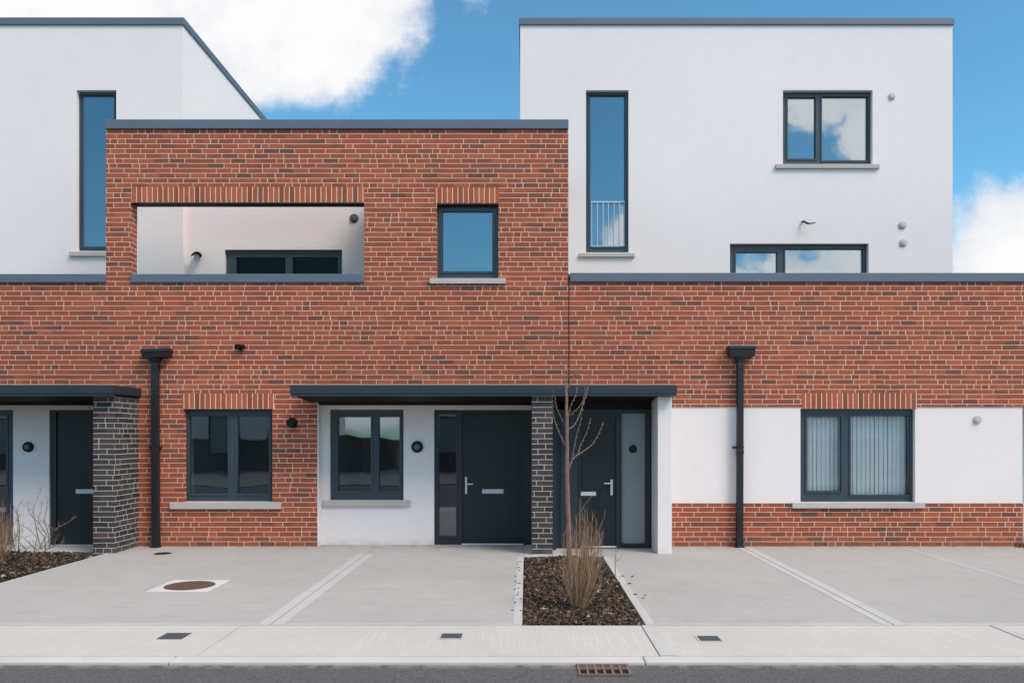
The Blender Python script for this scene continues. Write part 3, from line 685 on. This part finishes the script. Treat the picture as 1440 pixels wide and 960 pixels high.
k.wall(px(950, YF), xEnd-.01, GZ, 2.9, YF+.192, YF+.34, [hG]); room(k, px(950, YF), xEnd-.01, YF+.34, 16.5, -.02, 2.5)
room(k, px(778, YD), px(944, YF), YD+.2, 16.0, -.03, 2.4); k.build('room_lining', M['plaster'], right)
k = MB(); k.box(xEnd-.001, x1R, 13.2, 13.4, GZ, zb1+.2); k.box(xEnd-.19, xEnd-.001, YF+.192, 13.2, GZ, zb1); k.build('side_wall', M['render'], right)

# vertical blind hanging inside the right ground window
bx0, bx1 = hG[0]+.05, hG[1]-.05
bl = thing('vertical_blind', ((bx0+bx1)/2, YF+.28, hG[2]), 'white vertical blind drawn across the ground floor window on the right', 'blind')
k = MB(); n_s = 24; pitch = (bx1-bx0)/n_s
for i in range(n_s):
    xc = bx0+(i+.5)*pitch; ang = R(14+random.uniform(-7, 7)); hw = pitch*.60; pts = []
    for j in range(6):
        t = -1+2*j/5; bow = .012*(1-t*t)
        pts.append((xc+hw*t*math.cos(ang)-bow*math.sin(ang)*0, YF+.205+hw*t*math.sin(ang)-bow))
    for j in range(5):
        a, b_ = pts[j], pts[j+1]; k.quad((a[0], a[1], hG[2]+.02), (b_[0], b_[1], hG[2]+.02), (b_[0], b_[1], hG[3]-.03), (a[0], a[1], hG[3]-.03))
k.build('slats', M['blind'], bl)
MB().box(bx0, bx1, YF+.18, YF+.23, hG[3]-.03, hG[3]+.005).build('head_rail', M['blind'], bl)

# ================================================================== GROUND FITTINGS
def cover_plate(x, y, label, lightrim=False):
    X, Y = gp(x, y); t = thing('cover_plate', (X, Y, 0), label, 'utility cover', 'square utility covers in the footpath')
    k = MB(); k.wall(X-.105, X+.105, Y-.10, Y+.10, .0008, .0045, [(X-.088, X+.088, Y-.083, Y+.083)])
    k.v = [(v[0], v[2], v[1]) for v in k.v]; k.f = [tuple(reversed(f)) for f in k.f]
    k.build('rim', M['conc_band'] if lightrim else M['iron'], t)
    k = MB(); k.box(X-.086, X+.086, Y-.081, Y+.081, .0005, .0035)
    for i in range(5): k.box(X-.074, X+.074, Y-.068+i*.031, Y-.056+i*.031, .0036, .0055)
    k.build('lid', M['iron'], t)
cover_plate(245, 894, 'grey square utility cover in the footpath below the round manhole')
cover_plate(635, 894, 'grey square utility cover in the footpath in front of the middle parking bay', True)
cover_plate(997, 897.5, 'grey square utility cover in the footpath right of the mulch bed', True)
Xm, Ym = gp(267, 823.3)
mh = thing('manhole_cover', (Xm, Ym, 0), 'round rusty brown manhole cover set in a pale square on the left driveway', 'manhole cover')
k = MB(); k.box(Xm-.34, Xm+.34, Ym-.35, Ym+.35, .0006, .0035); k.build('concrete_surround', M['conc_smooth'], mh)
k = MB(); k.cyl((Xm, Ym, .0038), (0,0,1), .272, .270, .004, 56); k.cyl((Xm, Ym, .0079), (0,0,1), .245, .243, .002, 56)
for r_ in (.05, .11, .17, .225):
    nseg = max(8, int(r_*110))
    for i in range(nseg):
        a = 2*math.pi*(i+.25)/nseg; c = Vector((Xm+r_*math.cos(a), Ym+r_*math.sin(a), .0108)); u = Vector((math.cos(a), math.sin(a), 0)); v = Vector((-u.y, u.x, 0))
        k.obox(c, u*.009, v*.013, Vector((0,0,.0012)))
k.build('lid', M['rust'], mh)
Xd, Yd = gp(229, 778)
t = thing('floor_drain', (Xd, Yd, 0), 'small dark round drain cover in the driveway beside the left downpipe foot', 'drain')
MB().cyl((Xd, Yd, .0005), (0,0,1), .125, .122, .004, 36).build('rim', M['iron'], t)
k = MB(); k.cyl((Xd, Yd, .0046), (0,0,1), .10, .10, .001, 32); k.build('opening', M['pit_shade'], t)  # thin black disc, its colour stands for the shaded drain hole
# gully by the kerb
Xg0, Xg1 = px(813, 5.86), px(884.5, 5.75); Yg0, Yg1 = 5.655, 5.912
gu = thing('road_gully', ((Xg0+Xg1)/2, 5.78, ROADZ), 'rusty iron gully grating at the road edge against the kerb', 'drain grating')
MB().box(Xg0, Xg1, Yg0, Yg1, ROADZ+.0008, ROADZ+.003).build('pit_shade', M['pit_shade'], gu)  # flat black sheet under the grate, painted as shade with no hole cut
k = MB(); dx = (Xg1-Xg0)/6
for i in range(7): k.box(Xg0+i*dx-.008, Xg0+i*dx+.008, Yg0+.0, Yg1-.0, ROADZ+.0032, ROADZ+.014)
for y in (Yg0, (Yg0+Yg1)/2+.015, Yg1-.012): k.box(Xg0-.012, Xg1+.012, y-.010, y+.010, ROADZ+.0035, ROADZ+.0145)
k.build('grate', M['gully'], gu)
k = MB(); k.box(Xg0, Xg1, (Yg0+Yg1)/2+.03, Yg1-.024, ROADZ+.0034, ROADZ+.006); k.build('silt', M['rust'], gu)

# ================================================================== PLANTS
TY = 8.75
def tp(x, y, dy=0.0): return Vector((px(x, TY), TY+dy, pz(y, TY)))
tr = thing('young_tree', (px(802, TY), TY, -.03), 'bare young tree with a thin reddish trunk in the mulch bed', 'tree')
tpts = [(802,828),(801,800),(800,760),(799,720),(798,690),(797,650),(797.5,610),(797,580),(796.5,556),(796,542)]
trad = [.034,.030,.028,.026,.024,.022,.020,.018,.016,.012]
pts, rad = [], []
for i in range(len(tpts)-1):
    for s in range(4):
        t = s/4; pts.append(tp(tpts[i][0]*(1-t)+tpts[i+1][0]*t+random.uniform(-.35,.35), tpts[i][1]*(1-t)+tpts[i+1][1]*t)); rad.append((trad[i]*(1-t)+trad[i+1]*t)*random.uniform(.94,1.06))
pts.append(tp(*tpts[-1])); rad.append(.018)
pts[0].z = -.06
MB().tube(pts, rad, 12).build('trunk', M['bark'], tr, smooth=True)
def branch(pl, r0, r1, dyend, buds=True):
    """smooth twig through photo-measured points, leaning by dyend metres in depth"""
    P = []
    n = len(pl)
    for i in range(n-1):
        p0 = pl[max(i-1,0)]; p1 = pl[i]; p2 = pl[i+1]; p3 = pl[min(i+2,n-1)]
        for s in range(5):
            t = s/5; f = lambda a, b_, c, d: .5*((2*b_)+(-a+c)*t+(2*a-5*b_+4*c-d)*t*t+(-a+3*b_-3*c+d)*t**3)
            P.append((f(p0[0],p1[0],p2[0],p3[0]), f(p0[1],p1[1],p2[1],p3[1])))
    P.append(pl[-1]); m = len(P)
    V_ = [tp(p[0], p[1], dyend*(i/(m-1))) for i, p in enumerate(P)]
    mb = MB().tube(V_, [.52*(r0+(r1-r0)*(i/(m-1))) for i in range(m)], 7)
    if buds:
        for i in range(3, m-1, 2):
            d = (V_[i+1]-V_[i]).normalized(); sd_ = Vector((d.z, 0, -d.x))*(1 if i % 4 else -1)
            mb.tube([V_[i], V_[i]+d*.012+sd_*.010, V_[i]+d*.024+sd_*.013], [.004, .0045, .001], 5)
        mb.tube([V_[-1], V_[-1]+(V_[-1]-V_[-2]).normalized()*.03], [.005, .002], 5)
    mb.build('branch', M['twig'], tr, smooth=True)
for pl, r0, r1, dy in (
    ([(796,544),(792,520),(787,500),(786,490)], .010, .0035, -.05),
    ([(796,544),(799,520),(797,505)], .009, .004, .05),
    ([(797,548),(805,532),(812,520),(816,514)], .010, .004, .05),
    ([(797.5,590),(803,570),(810,555),(812,545)], .009, .004, .10),
    ([(798,586),(808,578),(818,566),(822,548),(817,540)], .010, .0045, -.10),
    ([(798,604),(808,597),(816,580),(823,560),(827,545),(832,515),(838,484),(840,462)], .013, .003, .12),
    ([(796,628),(786,608),(778,585),(776,566),(777,552)], .012, .004, -.12),
    ([(796,600),(788,585),(782,570),(781,558)], .009, .004, .10),
    ([(798,660),(806,645),(813,638),(816,628),(826,607),(831,590)], .014, .004, .12),
    ([(812,640),(822,633),(833,625),(843,610),(849,596)], .010, .004, .16),
    ([(799,668),(806,640),(812,610),(818,590),(822,560)], .009, .003, .20)): branch(pl, r0, r1, dy)

def shrub(name, cx, cy, h, spread, n, label, lean=0.0, mat='grass_stem', r=.0024, side=10, cat='shrub', low=.35, base_r=.035):
    """many fine wandering stems, each with small side twigs towards its top"""
    t = thing(name, (cx, cy, -.03), label, cat); mb = MB()
    for i in range(n):
        a = random.uniform(0, 2*math.pi); q = random.random()**.6
        hh = h*(low+(1-low)*random.random()**.8)*(1-.30*q*q); ox, oy = math.cos(a)*q*spread, math.sin(a)*q*spread
        bx, by = cx+math.cos(a)*base_r*q, cy+math.sin(a)*base_r*q
        P = []; wx = wy = 0.0
        for j in range(9):
            u = j/8; wx += random.gauss(0, .006); wy += random.gauss(0, .006)
            P.append(Vector((bx+(ox+lean*hh)*min(1, 1.5*u)**1.1+wx, by+oy*min(1, 1.5*u)**1.1+wy, -.04+hh*u)))
        mb.tube(P, [r*(1.2-.85*j/8) for j in range(9)], 4)
        for s_ in range(random.randint(side//2, side)):
            j = min(7, 2+int(6*random.random()**.8)); p = P[j].lerp(P[j+1], random.random())
            d = Vector((random.gauss(0, .45), random.gauss(0, .45), random.uniform(.5, 1.4))).normalized(); L = random.uniform(.03, .11)*h
            mb.tube([p, p+d*L*.5+Vector((0, 0, .004)), p+d*L*.85+Vector((0, 0, L*.3))], [r*.62, r*.5, r*.25], 3)
    mb.build('stems', M[mat], t)
    return t
sx, sy = gp(814, 856)
shrub('dry_shrub', sx, sy, 1.05, .17, 150, 'dense dry upright shrub of tan and green stems beside the young tree', lean=.05, low=.35, side=14, r=.0024)
# bare curved shoots leaning out of the shrub
extra = MB()
def sp(x, y, Y=8.2): return Vector((px(x, Y), Y, pz(y, Y)))
for pl in ([(822,800),(834,770),(842,745),(850,727),(851,716)], [(818,790),(822,740),(818,716),(826,704),(833,697)], [(824,800),(838,778),(846,757),(849,748)], [(815,760),(816,722),(817,700)], [(822,820),(832,775),(840,736)]):
    V_ = [sp(*p) for p in pl]; extra.tube(V_, [.0050-.003*i/(len(V_)-1) for i in range(len(V_))], 6)
extra_o = extra.build('shoots', M['twig'], [o for o in bpy.data.objects if o.name == 'dry_shrub'][0])
sx, sy = gp(865.5, 812)
t = thing('bare_sapling', (sx, sy, -.03), 'single thin bare stem at the right edge of the mulch bed', 'sapling')
k = MB(); k.tube([(sx, sy, -.05), (sx-.004, sy, .12), (sx+.004, sy, .24), (sx, sy, .34)], [.005, .0045, .004, .002], 6)
for z, d in ((.20, .05), (.26, -.04), (.30, .04)): k.tube([(sx, sy, z), (sx+d, sy, z+.03), (sx+d*1.5, sy, z+.07)], [.003, .0025, .001], 5)
k.build('stem', M['twig'], t)
# left bed shrubs
def bare_shrub(cx, cy, paths, label, name='bare_shrub'):
    t = thing(name, (cx, cy, -.03), label, 'shrub'); mb = MB()
    for pl in paths:
        n = len(pl); V_ = [Vector((px(p[0], cy), cy+.10*math.sin(i*1.7+pl[0][0]), pz(p[1], cy))) for i, p in enumerate(pl)]
        mb.tube(V_, [.0065-.0045*i/(n-1) for i in range(n)], 6)
        for i in range(1, n):
            for s in range(3):
                t_ = random.random(); p = V_[i-1].lerp(V_[i], t_); d = Vector((random.gauss(0, .8), random.gauss(0, .5), random.uniform(.2, 1))).normalized()*random.uniform(.03, .11)
                mb.tube([p, p+d*.6, p+d+Vector((0, 0, .01))], [.0028, .0022, .001], 4)
    mb.build('stems', M['twig'], t)
cy = 11.25
bare_shrub(px(52, cy), cy, [[(50,774),(46,755),(38,742),(30,735)], [(52,774),(53,745),(52,715),(54,690),(55,684)], [(56,774),(60,752),(54,736),(48,722),(40,712),(33,706)],
    [(58,774),(63,756),(58,740),(53,728),(54,705)], [(62,772),(68,755),(70,742),(60,730)], [(64,772),(66,750),(68,730),(66,712),(60,705)], [(70,770),(78,750),(84,742),(95,735),(103,727)],
    [(34,774),(32,760),(27,748)], [(46,774),(40,758),(34,752)], [(68,772),(80,766),(88,762)]],
    'bare branching shrub in the left bed in front of the white porch wall')
bare_shrub(px(20, cy), cy, [[(18,776),(20,750),(22,730),(24,708)], [(20,776),(26,740),(30,715),(33,700)], [(22,776),(22,745),(26,722)]], 'thin pale shrub in the left bed before the edge of the dark glazing')
shrub('dry_shrub', px(3, 11.0), 11.0, .84, .24, 110, 'brown dry shrub cut by the left edge in front of the dark glazing', low=.3)
shrub('corner_plant', px(1441, 11.9), 11.92, .16, .10, 40, 'small green weed at the far right foot of the brick plinth', mat='leaf', r=.005, cat='weed')
# fallen twigs on the driveway beside the bed
k = MB()
for i in range(9):
    x = random.uniform(1.10, 1.30); y = random.uniform(8.0, 9.6); a = random.uniform(0, 3.14); L = random.uniform(.008, .03)
    k.obox((x, y, .008), Vector((math.cos(a), math.sin(a), .05))*L, Vector((-math.sin(a), math.cos(a), 0))*.006, Vector((0, 0, .003)))
for i in range(18):
    x = random.uniform(-.14, -.04); y = random.uniform(7.2, 10.6); a = random.uniform(0, 3.14)
    k.obox((x, y, .007), Vector((math.cos(a), math.sin(a), 0))*.012, Vector((-math.sin(a), math.cos(a), 0))*.005, Vector((0, 0, .0025)))
tag(k.build('scattered_chips', M['mulch']), 'loose bark chips spilled onto the concrete beside the mulch bed', 'debris', kind='stuff')

# ================================================================== ACROSS THE STREET (seen only as reflections)
def far_house(X, label):
    t = thing('street_house', (X, -12.5, 0), label, 'house', 'houses across the street')
    MB().box(X-4.4, X+4.4, -20, -12.5, GZ, 1.55).build('wall', M['dark_brick'], t)
    MB().box(X-4.4, X+1.2, -20, -12.5, 1.5505, 6.2).build('upper_wall', M['render'], t)
    MB().box(X-4.45, X+1.25, -20.1, -12.95, 6.2005, 6.35).build('roof_cap', M['cap'], t)
    for (a, b_, c, d, y) in ((-3.4, -1.9, .8, 2.6, -12.49), (-.6, .5, 0, 2.1, -12.49), (-3.4, -2, 4, 5.4, -12.49)):
        wd = MB().wall(X+a, X+b_, c, d, y, y+.03, [(X+a+.06, X+b_-.06, c+.06, d-.06)]).build('window', M['frame'], t)
        MB().box(X+a+.06, X+b_-.06, y+.001, y+.012, c+.06, d-.06).build('pane', M['frosted'], wd)
for i, X in enumerate((-22, -11.5, -1, 9.5, 20)): far_house(X, 'brick and white house on the far side of the street, behind the camera')
g = MB(); g.box(-70, 70, -12.49, -2.25, -.10, .0); struct('far_footpath', g, M['roofing'])
